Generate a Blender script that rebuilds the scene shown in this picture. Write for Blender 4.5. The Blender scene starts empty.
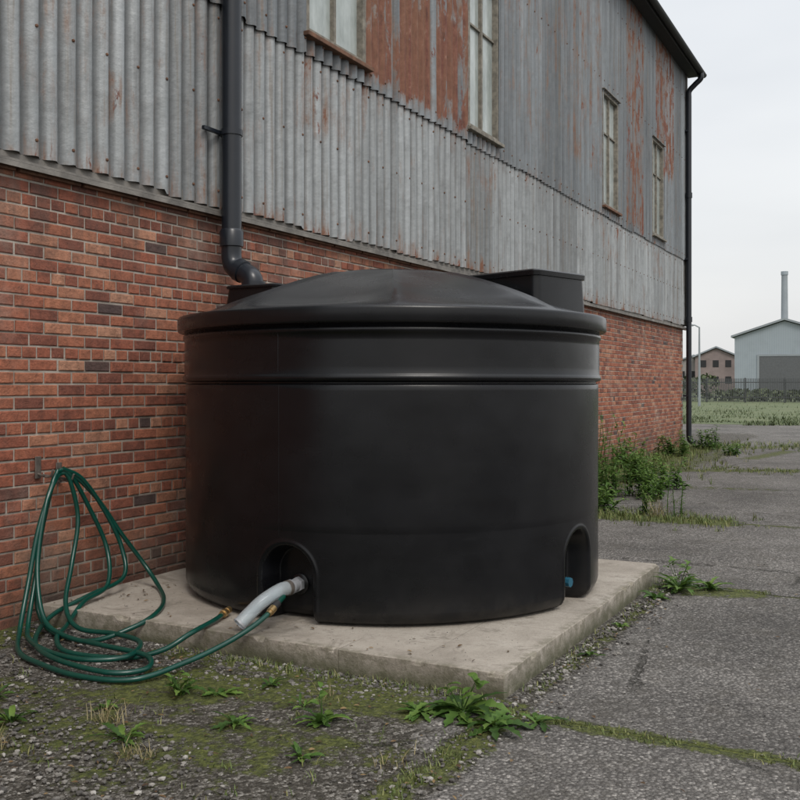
import bpy, math, random, bmesh
from mathutils import Vector, noise, Matrix
random.seed(7)
SC=bpy.context.scene
SC.view_settings.view_transform='Standard'
try: SC.view_settings.look='None'
except Exception: pass
SC.view_settings.exposure=0
pi=math.pi

# ------------------------------------------------------------ helpers
def link(o,parent=None):
    SC.collection.objects.link(o)
    if parent: o.parent=parent
    return o
def empty(name,loc=(0,0,0)):
    e=bpy.data.objects.new(name,None); e.empty_display_size=.2
    return link(e)
def mesh(name,V,Fc,mat=None,parent=None,smooth=False,attrs=None,bevel=0):
    me=bpy.data.meshes.new(name); me.from_pydata([tuple(v) for v in V],[],Fc); me.update()
    if mat:
        for m in (mat if isinstance(mat,list) else [mat]): me.materials.append(m)
    if smooth: me.polygons.foreach_set('use_smooth',[True]*len(me.polygons))
    if attrs:
        for k,(dom,vals) in attrs.items():
            a=me.attributes.new(k,'FLOAT',dom); a.data.foreach_set('value',vals)
    o=bpy.data.objects.new(name,me); link(o,parent)
    if bevel:
        b=o.modifiers.new('b','BEVEL'); b.width=bevel; b.segments=2; b.limit_method='ANGLE'
    return o
def boxVF(x0,x1,y0,y1,z0,z1):
    V=[(x0,y0,z0),(x1,y0,z0),(x1,y1,z0),(x0,y1,z0),(x0,y0,z1),(x1,y0,z1),(x1,y1,z1),(x0,y1,z1)]
    F=[(0,3,2,1),(4,5,6,7),(0,1,5,4),(1,2,6,5),(2,3,7,6),(3,0,4,7)]
    return V,F
def merge(parts):
    V=[];F=[]
    for v,f in parts:
        n=len(V); V+=list(v); F+=[tuple(i+n for i in q) for q in f]
    return V,F
def boxes(name,bl,mat,parent=None,bevel=0):
    V,F=merge([boxVF(*b) for b in bl]); return mesh(name,V,F,mat,parent,bevel=bevel)
def catmull(P,n=8):
    P=[Vector(p) for p in P]; Q=[P[0]*2-P[1]]+P+[P[-1]*2-P[-2]]; out=[]
    for i in range(1,len(Q)-2):
        a,b,c,d=Q[i-1:i+3]
        for k in range(n):
            t=k/n
            out.append(.5*((2*b)+(c-a)*t+(2*a-5*b+4*c-d)*t*t+(3*b-a-3*c+d)*t**3))
    out.append(P[-1]); return out
def sweepVF(P,r,seg=12,cap=True):
    P=[Vector(p) for p in P]; n=len(P); R=r if isinstance(r,(list,tuple)) else [r]*n
    V=[];F=[]; up=None
    for i in range(n):
        t=(P[min(i+1,n-1)]-P[max(i-1,0)]).normalized()
        if up is None:
            up=Vector((0,0,1)) if abs(t.z)<.9 else Vector((1,0,0))
        up=(up-t*up.dot(t)).normalized(); s=t.cross(up)
        for k in range(seg):
            a=2*pi*k/seg; V.append(P[i]+(up*math.cos(a)+s*math.sin(a))*R[i])
    for i in range(n-1):
        for k in range(seg):
            k2=(k+1)%seg; F.append((i*seg+k,i*seg+k2,(i+1)*seg+k2,(i+1)*seg+k))
    if cap:
        F.append(tuple(range(seg))[::-1]); F.append(tuple((n-1)*seg+k for k in range(seg)))
    return V,F
def tube(name,P,r,mat,parent=None,seg=14,smooth=True,cap=True):
    V,F=sweepVF(P,r,seg,cap); o=mesh(name,V,F,mat,parent,smooth)
    if smooth:
        m=o.modifiers.new('e','EDGE_SPLIT'); m.split_angle=math.radians(40)
    return o
def sstep(a,b,x):
    t=max(0,min(1,(x-a)/(b-a))); return t*t*(3-2*t)

# ------------------------------------------------------------ node helper
class NT:
    def __init__(s,name):
        s.m=bpy.data.materials.new(name); s.m.use_nodes=True; s.t=s.m.node_tree; s.n=s.t.nodes
        s.b=[x for x in s.n if x.type=='BSDF_PRINCIPLED'][0]
        s.geo=s.n.new('ShaderNodeNewGeometry')
    def L(s,a,b): s.t.links.new(a,b)
    def set(s,inp,v):
        if isinstance(v,bpy.types.NodeSocket): s.L(v,inp)
        elif isinstance(v,(tuple,list)) and len(v)==3 and inp.type=='RGBA': inp.default_value=(*v,1)
        else: inp.default_value=v
    def pos(s): return s.geo.outputs['Position']
    def map(s,scale=(1,1,1),loc=(0,0,0),vec=None):
        m=s.n.new('ShaderNodeMapping'); s.L(vec or s.pos(),m.inputs[0]); m.inputs['Scale'].default_value=scale; m.inputs['Location'].default_value=loc
        return m.outputs[0]
    def noise(s,scale,detail=3,rough=.6,vec=None,dist=0):
        n=s.n.new('ShaderNodeTexNoise'); s.L(vec or s.pos(),n.inputs['Vector']); n.inputs['Scale'].default_value=scale
        n.inputs['Detail'].default_value=detail; n.inputs['Roughness'].default_value=rough; n.inputs['Distortion'].default_value=dist
        return n.outputs['Fac']
    def vor(s,scale,vec=None,feat='F1'):
        n=s.n.new('ShaderNodeTexVoronoi'); n.feature=feat; s.L(vec or s.pos(),n.inputs['Vector']); n.inputs['Scale'].default_value=scale
        return n
    def ramp(s,fac,stops):
        n=s.n.new('ShaderNodeValToRGB'); s.L(fac,n.inputs[0]); e=n.color_ramp.elements
        while len(e)<len(stops): e.new(.5)
        for q,(p,c) in zip(e,stops):
            q.position=p; q.color=(c,c,c,1) if isinstance(c,(int,float)) else (*c,1)
        return n.outputs[0]
    def mix(s,f,a,b,mode='MIX'):
        n=s.n.new('ShaderNodeMix'); n.data_type='RGBA'; n.blend_type=mode
        s.set(n.inputs[0],f); s.set(n.inputs[6],a); s.set(n.inputs[7],b); return n.outputs[2]
    def math(s,op,a,b=0.0,clamp=False):
        n=s.n.new('ShaderNodeMath'); n.operation=op; n.use_clamp=clamp; s.set(n.inputs[0],a); s.set(n.inputs[1],b); return n.outputs[0]
    def rng(s,v,a,b,c=0.0,d=1.0):
        n=s.n.new('ShaderNodeMapRange'); n.interpolation_type='SMOOTHSTEP'
        s.L(v,n.inputs[0]); n.inputs[1].default_value=a; n.inputs[2].default_value=b; n.inputs[3].default_value=c; n.inputs[4].default_value=d
        return n.outputs[0]
    def attr(s,name):
        n=s.n.new('ShaderNodeAttribute'); n.attribute_name=name; return n.outputs['Fac']
    def xyz(s):
        n=s.n.new('ShaderNodeSeparateXYZ'); s.L(s.pos(),n.inputs[0]); return n.outputs
    def dist(s,p):
        n=s.n.new('ShaderNodeVectorMath'); n.operation='DISTANCE'; s.L(s.pos(),n.inputs[0]); n.inputs[1].default_value=p; return n.outputs['Value']
    def bump(s,h,dist=.01):
        n=s.n.new('ShaderNodeBump'); n.inputs['Strength'].default_value=1; n.inputs['Distance'].default_value=dist
        s.L(h,n.inputs['Height']); return n.outputs[0]
    def hsum(s,*pairs):
        acc=None
        for h,k in pairs:
            q=s.math('MULTIPLY',h,k); acc=q if acc is None else s.math('ADD',acc,q)
        return s.bump(acc,1.0)
    def out(s,col=None,rough=None,normal=None,metal=None,**k):
        if col is not None: s.set(s.b.inputs['Base Color'],col)
        if rough is not None: s.set(s.b.inputs['Roughness'],rough)
        if metal is not None: s.set(s.b.inputs['Metallic'],metal)
        if normal is not None: s.L(normal,s.b.inputs['Normal'])
        for kk,v in k.items(): s.set(s.b.inputs[kk.replace('_',' ')],v)
        return s.m

# ------------------------------------------------------------ materials
def m_simple(name,c,rough=.6,metal=0,var=.25,sc=6,bump=0.0):
    t=NT(name); n=t.noise(sc,3)
    col=t.mix(1,c,t.ramp(n,[(.3,1-var),(.7,1.0)]),'MULTIPLY')
    nm=t.bump(t.noise(sc*8,2),bump) if bump else None
    return t.out(col,rough,nm,metal)

def m_brick_geo():
    t=NT('brick_face'); r=t.attr('tone')
    c=t.ramp(r,[(0,(.07,.048,.046)),(.10,(.12,.065,.052)),(.16,(.20,.070,.046)),(.42,(.29,.092,.053)),(.62,(.35,.120,.067)),(.85,(.40,.158,.088)),(1,(.45,.23,.145))])
    c=t.mix(1,c,t.ramp(t.noise(11,4,.75),[(.28,.44),(.6,1.05)]),'MULTIPLY')
    c=t.mix(t.rng(t.noise(55,2,.7),.56,.75,0,.5),c,(.10,.045,.035))
    big=t.noise(1.1,4,.7)
    c=t.mix(t.rng(big,.52,.75,0,.42),c,(.42,.34,.28))
    c=t.mix(t.rng(big,.48,.30,0,.38),c,(.09,.052,.042))
    z=t.xyz()[2]
    low=t.math('MULTIPLY',t.rng(z,.9,.0),t.rng(t.noise(2.2,3),.3,.6))
    c=t.mix(t.math('MULTIPLY',low,.72),c,(.068,.052,.04))
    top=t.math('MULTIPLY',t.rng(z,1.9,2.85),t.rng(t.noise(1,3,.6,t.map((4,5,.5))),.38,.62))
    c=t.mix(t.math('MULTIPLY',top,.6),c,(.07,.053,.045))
    return t.out(c,.9,t.bump(t.noise(45,4,.75),.009))
def m_mortar():
    t=NT('mortar'); c=t.ramp(t.noise(5,4,.7),[(.3,(.22,.19,.16)),(.7,(.48,.43,.37))])
    z=t.xyz()[2]; c=t.mix(t.rng(z,.6,0,0,.5),c,(.08,.07,.05))
    return t.out(c,.95,t.bump(t.noise(120,2,.7),.004))
def m_brick_tex():
    t=NT('brick_far'); br=t.n.new('ShaderNodeTexBrick'); 
    sx=t.xyz(); cm=t.n.new('ShaderNodeCombineXYZ'); t.L(t.math('ADD',sx[0],sx[1]),cm.inputs[0]); t.L(sx[2],cm.inputs[1])
    t.L(cm.outputs[0],br.inputs['Vector']); br.inputs['Scale'].default_value=1
    br.inputs['Brick Width'].default_value=.235; br.inputs['Row Height'].default_value=.08; br.inputs['Mortar Size'].default_value=.008
    br.inputs['Color1'].default_value=(.35,.11,.06,1);br.inputs['Color2'].default_value=(.2,.07,.045,1);br.inputs['Mortar'].default_value=(.3,.26,.22,1)
    return t.out(br.outputs[0],.9)
def m_corr(name,light):
    t=NT(name); tone=t.attr('tone'); ru=t.attr('rust')
    sv=t.map((1,7,.35)); fine=t.noise(1,5,.7,sv); bl=t.noise(5,4,.6); streak=t.noise(1,4,.65,t.map((1,20,.45)))
    if light: c=t.ramp(fine,[(.28,(.185,.188,.188)),(.5,(.32,.338,.343)),(.75,(.44,.462,.472))])
    else: c=t.ramp(fine,[(.28,(.12,.13,.138)),(.5,(.21,.23,.243)),(.75,(.30,.325,.342))])
    c=t.mix(1,c,t.ramp(tone,[(0,.62),(1,1.05)]),'MULTIPLY')
    c=t.mix(t.rng(bl,.5,.72,0,.45),c,(.16,.165,.165))
    c=t.mix(t.rng(streak,.53,.72,0,.6),c,(.15,.115,.08))
    d=t.attr('valley_shade'); c=t.mix(t.math('MULTIPLY',d,.6),c,(.045,.045,.043))  # shade between the ribs, painted into the sheet colour for contrast
    n2=t.noise(1,6,.75,t.map((1,6,1.6),(3,1,2)),.3)
    k=t.math('ADD',t.math('MULTIPLY',ru,.62),n2)
    msk=t.rng(k,.75,.82)
    rc=t.ramp(t.noise(1,5,.75,t.map((10,14,7))),[(.28,(.05,.022,.018)),(.45,(.135,.048,.036)),(.6,(.20,.080,.056)),(.75,(.31,.20,.155)),(.85,(.36,.33,.30))])
    c=t.mix(msk,c,rc)
    msk2=t.rng(k,.60,.78,0,.6); c=t.mix(t.math('MULTIPLY',msk2,t.rng(streak,.35,.6)),c,(.20,.105,.06))
    ro=t.math('ADD',.52,t.math('MULTIPLY',msk,.33))
    return t.out(c,ro,t.bump(t.noise(5,4,.6),.014),t.math('MULTIPLY',t.math('SUBTRACT',1.0,msk),.2))
def m_tank(name='black_polyethylene'):
    t=NT(name); z=t.xyz()[2]
    n=t.noise(1,4,.6,t.map((3,3,9))); n2=t.noise(2.2,4,.6); sp=t.noise(1,3,.6,t.map((5,5,60)))
    c=t.ramp(n,[(.3,(.0032,.0034,.0043)),(.7,(.0055,.0059,.0073))])
    c=t.mix(t.rng(n2,.5,.8,0,.12),c,(.02,.02,.021))
    c=t.mix(t.rng(sp,.6,.8,0,.12),c,(.03,.03,.031))
    dust=t.math('MULTIPLY',t.rng(z,.34,.1),t.rng(t.noise(6,4,.7),.4,.7))
    c=t.mix(t.math('MULTIPLY',dust,.32),c,(.05,.045,.039))
    nn=t.n.new('ShaderNodeSeparateXYZ'); t.L(t.geo.outputs['Normal'],nn.inputs[0])
    up=t.math('MULTIPLY',t.rng(nn.outputs[2],.5,1),t.rng(n2,.25,.75,.45,1))
    c=t.mix(t.math('MULTIPLY',up,.45),c,(.040,.040,.043))  # upward faces painted lighter, so the lid top looks brighter lit
    sc=t.noise(1,5,.8,t.map((40,40,2.5)),1.5); c=t.mix(t.rng(sc,.69,.76,0,.3),c,(.07,.068,.066))
    ro=t.rng(n2,.3,.7,.22,.34)
    return t.out(c,ro,t.hsum((t.noise(1.6,2,.5),.010),(t.noise(230,1,.5),.0002)),None,Specular_IOR_Level=.38)
def m_concrete():
    t=NT('slab_concrete'); x,y,z=t.xyz()
    c=t.ramp(t.noise(1.6,6,.7),[(.25,(.215,.187,.152)),(.5,(.36,.32,.27)),(.75,(.44,.40,.345))])
    c=t.mix(t.rng(t.noise(9,4,.7),.48,.72,0,.5),c,(.23,.20,.165))
    c=t.mix(t.rng(t.noise(90,2,.6),.6,.75,0,.55),c,(.14,.125,.105))
    c=t.mix(t.rng(t.noise(3.2,5,.8,None,.6),.53,.65,0,.6),c,(.165,.142,.112))
    stain=t.rng(t.math('ADD',t.dist((1.63,4.38,.118)),t.math('MULTIPLY',t.math('SUBTRACT',t.noise(6,4,.7),.5),.5)),.42,.12,0,.6)
    c=t.mix(stain,c,(.10,.085,.065))
    rim=t.math('MULTIPLY',t.math('MAXIMUM',t.rng(y,4.38,4.31),t.rng(x,3.12,3.19)),t.rng(t.noise(14,4,.7),.4,.6))
    c=t.mix(t.math('MULTIPLY',rim,.6),c,(.12,.11,.07))
    side=t.math('MULTIPLY',t.rng(z,.112,.0),t.rng(t.noise(6,4,.7),.22,.55)); c=t.mix(t.math('MULTIPLY',side,.88),c,(.07,.072,.035))
    g=None
    for q in (2.72,2.27,1.82): 
        m=t.rng(t.math('ABSOLUTE',t.math('SUBTRACT',x,q)),.006,.002); g=m if g is None else t.math('MAXIMUM',g,m)
    for q in (4.75,5.2,5.65,6.1,6.55,7.0):
        m=t.rng(t.math('ABSOLUTE',t.math('SUBTRACT',y,q)),.006,.002); g=t.math('MAXIMUM',g,m)
    g=t.math('MULTIPLY',g,t.rng(t.noise(2.5,2),.4,.55)); c=t.mix(t.math('MULTIPLY',g,.3),c,(.16,.14,.11))
    return t.out(c,.92,t.hsum((t.noise(45,4,.75),.006),(g,-.0015)))
def m_ground():
    t=NT('asphalt'); x,y,z=t.xyz(); moss=t.attr('moss'); grav=t.attr('gravel')
    v1=t.vor(62); v2=t.vor(150)
    g=t.n.new('ShaderNodeRGBToBW'); t.L(v1.outputs['Color'],g.inputs[0])
    g2=t.n.new('ShaderNodeRGBToBW'); t.L(v2.outputs['Color'],g2.inputs[0])
    a=t.math('ADD',t.math('MULTIPLY',g.outputs[0],.6),t.math('MULTIPLY',g2.outputs[0],.4))
    c=t.ramp(a,[(.2,(.080,.074,.067)),(.45,(.143,.133,.122)),(.62,(.195,.183,.169)),(.82,(.37,.345,.315))])
    c=t.mix(t.rng(v1.outputs['Distance'],.35,.7,0,.6),c,(.045,.041,.037))
    big=t.noise(.55,5,.7); c=t.mix(1,c,t.ramp(big,[(.33,.64),(.5,.97),(.66,1.24)]),'MULTIPLY')
    med=t.noise(3.1,5,.75); c=t.mix(t.rng(med,.47,.68,0,.5),c,(.082,.074,.062))
    dirt=t.ramp(a,[(.2,(.026,.023,.018)),(.5,(.062,.055,.044)),(.66,(.125,.115,.10)),(.85,(.30,.28,.25))])
    gm=t.rng(t.math('ADD',grav,t.math('MULTIPLY',t.math('SUBTRACT',med,.5),1.3)),.4,.65)
    c=t.mix(gm,c,dirt)
    wob=t.math('MULTIPLY',t.math('SUBTRACT',t.noise(3,5,.75),.5),.12)
    yw=t.math('ADD',y,wob)
    crack=None
    for yy in (4.12,7.34,10.9,14.6,18.4,22.4,27):
        m=t.rng(t.math('ABSOLUTE',t.math('SUBTRACT',yw,yy)),.022,.008)
        crack=m if crack is None else t.math('MAXIMUM',crack,m)
    dx=t.math('ABSOLUTE',t.math('ADD',t.math('SUBTRACT',x,6.9),wob)); crack=t.math('MAXIMUM',crack,t.rng(dx,.022,.008))
    crack=t.math('MULTIPLY',crack,t.rng(x,3.0,3.2))
    vc=t.vor(.42,t.map((1,1,1),(.3,.2,0)),'DISTANCE_TO_EDGE')
    hair=t.math('ADD',vc.outputs['Distance'],t.math('MULTIPLY',wob,.9))
    hair=t.math('MULTIPLY',t.rng(t.math('ABSOLUTE',hair),.006,.0015),t.rng(big,.44,.54))
    crack=t.math('MAXIMUM',crack,t.math('MULTIPLY',hair,.8))
    c=t.mix(t.math('MULTIPLY',crack,.9),c,(.028,.026,.02))
    mn=t.math('ADD',moss,t.math('MULTIPLY',t.math('SUBTRACT',t.noise(7,6,.78),.5),1.7))
    mm=t.rng(mn,.33,.54)
    mc=t.ramp(t.noise(30,3,.7),[(.3,(.028,.035,.010)),(.5,(.070,.082,.019)),(.7,(.135,.148,.033))])
    c=t.mix(t.math('MULTIPLY',mm,.88),c,mc)
    h=t.hsum((v1.outputs['Distance'],-.008),(v2.outputs['Distance'],-.003),(crack,-.018),(mm,.006))
    return t.out(c,.9,h,None,Specular_IOR_Level=.25)
def m_leaf(name,c1,c2,c3,trans=True):
    t=NT(name); a=t.attr('tone'); c=t.ramp(a,[(0,c1),(.5,c2),(1,c3)])
    m=t.out(c,.6,None,None,Specular_IOR_Level=.3)
    if trans:
        tr=t.n.new('ShaderNodeBsdfTranslucent'); t.L(c,tr.inputs[0]); mx=t.n.new('ShaderNodeMixShader'); mx.inputs[0].default_value=.3
        o=[q for q in t.n if q.type=='OUTPUT_MATERIAL'][0]
        t.L(t.b.outputs[0],mx.inputs[1]); t.L(tr.outputs[0],mx.inputs[2]); t.L(mx.outputs[0],o.inputs[0])
    return m

M_brick=m_brick_geo(); M_mort=m_mortar(); M_brt=m_brick_tex()
M_cl=m_corr('corrugated_lower',True); M_cu=m_corr('corrugated_upper',False)
M_tank=m_tank(); M_conc=m_concrete(); M_ground=m_ground()
M_flash=m_simple('flashing_steel',(.25,.23,.205),.6,.2,.6,5,.003)
M_rust=m_simple('rusty_steel',(.19,.095,.055),.85,0,.6,9,.003)
M_dark=m_simple('dark_soffit',(.02,.02,.022),.7,0,.3)
M_pipe=m_simple('grey_black_pvc',(.012,.015,.021),.30,0,.25,4)
M_frame=m_simple('window_frame_paint',(.27,.245,.20),.75,0,.6,12,.002)
def m_glass():
    t=NT('dirty_glass'); c=t.ramp(t.noise(1,4,.7,t.map((1,3,1.2))),[(.3,(.22,.25,.235)),(.55,(.39,.43,.415)),(.75,(.53,.57,.56))])
    return t.out(c,.12,None)
M_glass=m_glass()
M_roof=m_simple('roof_sheet',(.12,.12,.12),.8,0,.3,2)
M_hose=m_simple('green_hose',(.004,.056,.040),.28,0,.25,20)
M_brass=m_simple('brass',(.55,.38,.18),.35,.9,.3,60)
M_steel=m_simple('galv_steel',(.22,.19,.165),.5,.5,.5,30)
M_greyp=m_simple('grey_plastic_fitting',(.34,.35,.37),.35,0,.2,20)
M_blue=m_simple('blue_valve_plastic',(.02,.11,.17),.4,0,.2,20)
M_leaf=m_leaf('weed_leaf',(.032,.070,.014),(.072,.145,.027),(.15,.235,.048))
M_grass=m_leaf('grass_blade',(.055,.08,.02),(.11,.15,.042),(.22,.21,.08),False)
M_dry=m_leaf('dry_grass',(.14,.115,.055),(.22,.185,.09),(.30,.25,.13),False)
M_hedge=m_leaf('hedge_leaf',(.03,.045,.02),(.06,.08,.03),(.11,.13,.06),False)
def m_clear():
    t=NT('clear_pvc'); m=t.out((.80,.86,.89),.10,None,None,Transmission_Weight=.78,IOR=1.25); return m
M_clear=m_clear()

# ------------------------------------------------------------ ground
def axis(segs):
    out=[]
    for a,b,st in segs:
        n=max(1,round((b-a)/st)); out+=[a+(b-a)*i/n for i in range(n)]
    out.append(segs[-1][1]); return out
GX=axis([(-600,-100,100),(-100,-10,15),(-10,-.5,2),(-.5,6.5,.05),(6.5,12,.4),(12,60,6),(60,600,90)])
GY=axis([(-300,-20,60),(-20,1,2),(1,5,.05),(5,13,.08),(13,26,.25),(26,60,3),(60,700,60)])
def segd(px,py,a,b):
    ax,ay=a;bx,by=b;dx=bx-ax;dy=by-ay;L=dx*dx+dy*dy
    t=max(0,min(1,((px-ax)*dx+(py-ay)*dy)/L)) if L else 0
    return math.hypot(px-ax-t*dx,py-ay-t*dy)
MSEG=[((3.2,4.12),(7.5,4.12),.08,.70),((3.25,4.2),(3.3,3.6),.12,.75),((3.3,3.6),(3.15,2.6),.13,.6),((1.2,4.17),(3.2,4.22),.12,.66),
      ((1.6,3.82),(2.85,4.0),.28,.70),((3.3,4.5),(3.34,7.4),.06,.6),((3.3,7.2),(3.85,7.3),.20,.8),((3.4,7.34),(8,7.34),.07,.6),
      ((1.0,10.9),(3.0,10.9),.35,.8),((3,10.9),(8,10.9),.10,.5),((.3,8),(.4,24),.7,.85),((.9,9),(1.3,22),.45,.5),((.8,2.9),(2.4,3.2),.55,.48),
      ((.1,2),(.1,4.2),.30,.6),((2.6,3.3),(2.2,2.7),.25,.45),((1.4,3.5),(1.9,3.6),.20,.58),((.9,17),(3.2,18),.4,.6),((1.5,24),(5,27),.7,.5),((2,20.5),(2.5,23),.3,.6),
      ((1.2,14.2),(3.2,14.6),.3,.45),((3.0,3.4),(2.3,3.4),.25,.5),((.5,3.3),(1.2,3.4),.3,.48)]
def mossf(x,y):
    v=0
    for a,b,w,s in MSEG:
        d=segd(x,y,a,b)
        if d<3*w: v=max(v,s*math.exp(-(d/w)**2))
    return v
V=[];Fc=[];mo=[];gr=[]
nx=len(GX)
for y in GY:
    for x in GX:
        near=-1<x<7 and .5<y<30
        z=(noise.noise(Vector((x*.6,y*.6,0)))*.012+noise.noise(Vector((x*3,y*3,4)))*.004) if near else 0
        V.append((x,y,z-.004))
        mo.append(mossf(x,y) if near else 0)
        g=0
        if near:
            g=max(1-sstep(2.6,3.6,x+.5*(y-3.6)) if y<4.6 else 0, math.exp(-((x-3.28)/.12)**2)*(1 if y<7.6 else 0), (1-sstep(.6,1.5,x)) )
        gr.append(g)
for j in range(len(GY)-1):
    for i in range(nx-1):
        a=j*nx+i; Fc.append((a,a+1,a+nx+1,a+nx))
mesh('ground',V,Fc,M_ground,None,True,{'moss':('POINT',mo),'gravel':('POINT',gr)})
def m_field():
    t=NT('grass_field'); c=t.ramp(t.noise(.5,5,.7),[(.3,(.062,.082,.032)),(.5,(.085,.105,.042)),(.7,(.12,.125,.06))]); return t.out(c,.95)
M_field=m_field()
V=[];xs=[-250+2.5*i for i in range(201)]
for x in xs: V.append((x,37.4+3.0*noise.noise(Vector((x*.13,1,0))),.004))
for x in xs: V.append((x,420,.004))
n=len(xs); mesh('grass_field',V,[(i,i+1,n+i+1,n+i) for i in range(n-1)],M_field)

# loose gravel: one mesh
ico=[(0,0,1),(.89,0,.45),(.28,.85,.45),(-.72,.53,.45),(-.72,-.53,.45),(.28,-.85,.45),(.72,.53,-.45),(-.28,.85,-.45),(-.89,0,-.45),(-.28,-.85,-.45),(.72,-.53,-.45),(0,0,-1)]
icf=[(0,1,2),(0,2,3),(0,3,4),(0,4,5),(0,5,1),(1,6,2),(2,7,3),(3,8,4),(4,9,5),(5,10,1),(6,7,2),(7,8,3),(8,9,4),(9,10,5),(10,6,1),(11,7,6),(11,8,7),(11,9,8),(11,10,9),(11,6,10)]
V=[];Fc=[];tn=[]
def stone(x,y,s,z=0):
    n=len(V); a=random.random()*6.3; ca,sa=math.cos(a),math.sin(a); sx,sy,sz=s*random.uniform(.7,1.3),s*random.uniform(.6,1.1),s*random.uniform(.4,.7)
    for p in ico:
        j=random.uniform(.8,1.15); px,py,pz=p[0]*sx*j,p[1]*sy*j,p[2]*sz*j
        V.append((x+px*ca-py*sa,y+px*sa+py*ca,z+pz+sz*.3)); 
    Fc.extend([tuple(q+n for q in f) for f in icf]); tn.extend([random.random()]*20)
for i in range(8500):
    k=random.random()
    if k<.62: x=random.uniform(.05,3.4);y=random.uniform(2.2,4.27)
    elif k<.75: x=3.24+abs(random.gauss(0,.09));y=random.uniform(4.3,7.8)
    elif k<.85: x=random.uniform(.05,3.2);y=4.27-abs(random.gauss(0,.06))
    else: x=random.uniform(2.5,6);y=random.uniform(2.4,9)
    if k<.62 and noise.noise(Vector((x*1.3,y*1.3,2)))<-.12 : continue
    stone(x,y,random.choice([.004,.005,.006,.007,.009,.012,.015]) if k<.85 else random.choice([.003,.004,.006]))
for i in range(160): stone(random.uniform(.2,3.15),random.uniform(4.32,5.0),random.choice([.002,.003,.004]),.118)
def m_stone():
    t=NT('gravel_stone'); c=t.ramp(t.attr('tone'),[(0,(.045,.041,.037)),(.5,(.115,.106,.095)),(.85,(.20,.186,.165)),(1,(.36,.34,.31))]); return t.out(c,.9)
mesh('gravel',V,Fc,m_stone(),None,False,{'tone':('FACE',tn)})

# ------------------------------------------------------------ warehouse building
B=empty('warehouse_building')
YA,YB,DEP=-8.0,24.06,14.0; ZB=2.86; ZE=9.15
boxes('mortar_wall',[(-.3,-.009,YA,YB,-.2,ZB)],M_mort,B)
V=[];Fc=[];tn=[]
rh=.08; bw=.232; row=0; z=.0-.02
while z<ZB-.03:
    off=(row%2)*bw/2; y=YA+off
    hdr=(row%6==3)
    w=bw/2 if hdr else bw
    if hdr: y=YA+ (bw/4)
    while y+w<YB:
        g=.0068; j=random.uniform(-.0035,.003); n=len(V)
        y0=y+g+random.uniform(-.0025,.0025); y1=y+w-g+random.uniform(-.0025,.0025); z0=z+g+random.uniform(-.002,.002);z1=z+rh-g+random.uniform(-.002,.002)
        e=.005
        V+= [(-.011,y0,z0),(-.011,y1,z0),(-.011,y1,z1),(-.011,y0,z1),(j-.004,y0,z0),(j-.004,y1,z0),(j-.004,y1,z1),(j-.004,y0,z1),(j,y0+e,z0+e),(j,y1-e,z0+e),(j,y1-e,z1-e),(j,y0+e,z1-e)]
        for k in range(4):
            k2=(k+1)%4; Fc.append((n+k,n+k2,n+4+k2,n+4+k)); Fc.append((n+4+k,n+4+k2,n+8+k2,n+8+k))
        Fc.append((n+8,n+9,n+10,n+11))
        r=random.random(); r=r*.14 if random.random()<.025 else .17+.83*r
        if z>2.5: r=max(.16,r*random.choice([1,1,.9,.7]))
        tn+= [r]*9
        y+=w
    row+=1; z+=rh
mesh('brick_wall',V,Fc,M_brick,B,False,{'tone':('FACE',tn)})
boxes('brick_end_walls',[(-DEP,-.302,YB-.3,YB,-.2,ZB),(-DEP,-.302,YA,YA+.3,-.2,ZB),(-DEP,-DEP+.3,YA+.302,YB-.302,-.2,ZB)],M_brt,B)

WIN=[(7.35,8.40),(10.97,11.94),(16.88,17.86),(20.6,21.6),(-.2,.85),(3.5,4.5)]
WZ0,WZ1=4.70,6.72
def rustf(y,z):
    r=.06
    nn=noise.noise(Vector((y*1.5,z*.7,0)))
    if 8.42<y<8.95 or 9.15<y<9.88 or 10.05<y<10.95:
        if z>4.55: r=.56+.28*nn
    elif 8.4<y<11 and z>4.5: r=.25+.2*nn
    if 18.5<y<19.8 and z>4.6: r=max(r,.40+.1*nn)
    if 20.9<y<22.6 and z>6.0: r=max(r,.45)
    if 15.2<y<16.8 and z>5: r=max(r,.26)
    if 12.2<y<15.2 and z>5: r=max(r,.20)
    if z<3.3: r=max(r,.36*(3.3-z)/.4)
    if 4.3<z<4.7: r=max(r,.22)
    for a,b in WIN:
        if a-.1<y<b+.1 and 3.9<z<4.72: r=max(r,.25)
    if y<7 and z>3.2: r=max(r,.17+.15*nn)
    return r
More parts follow.
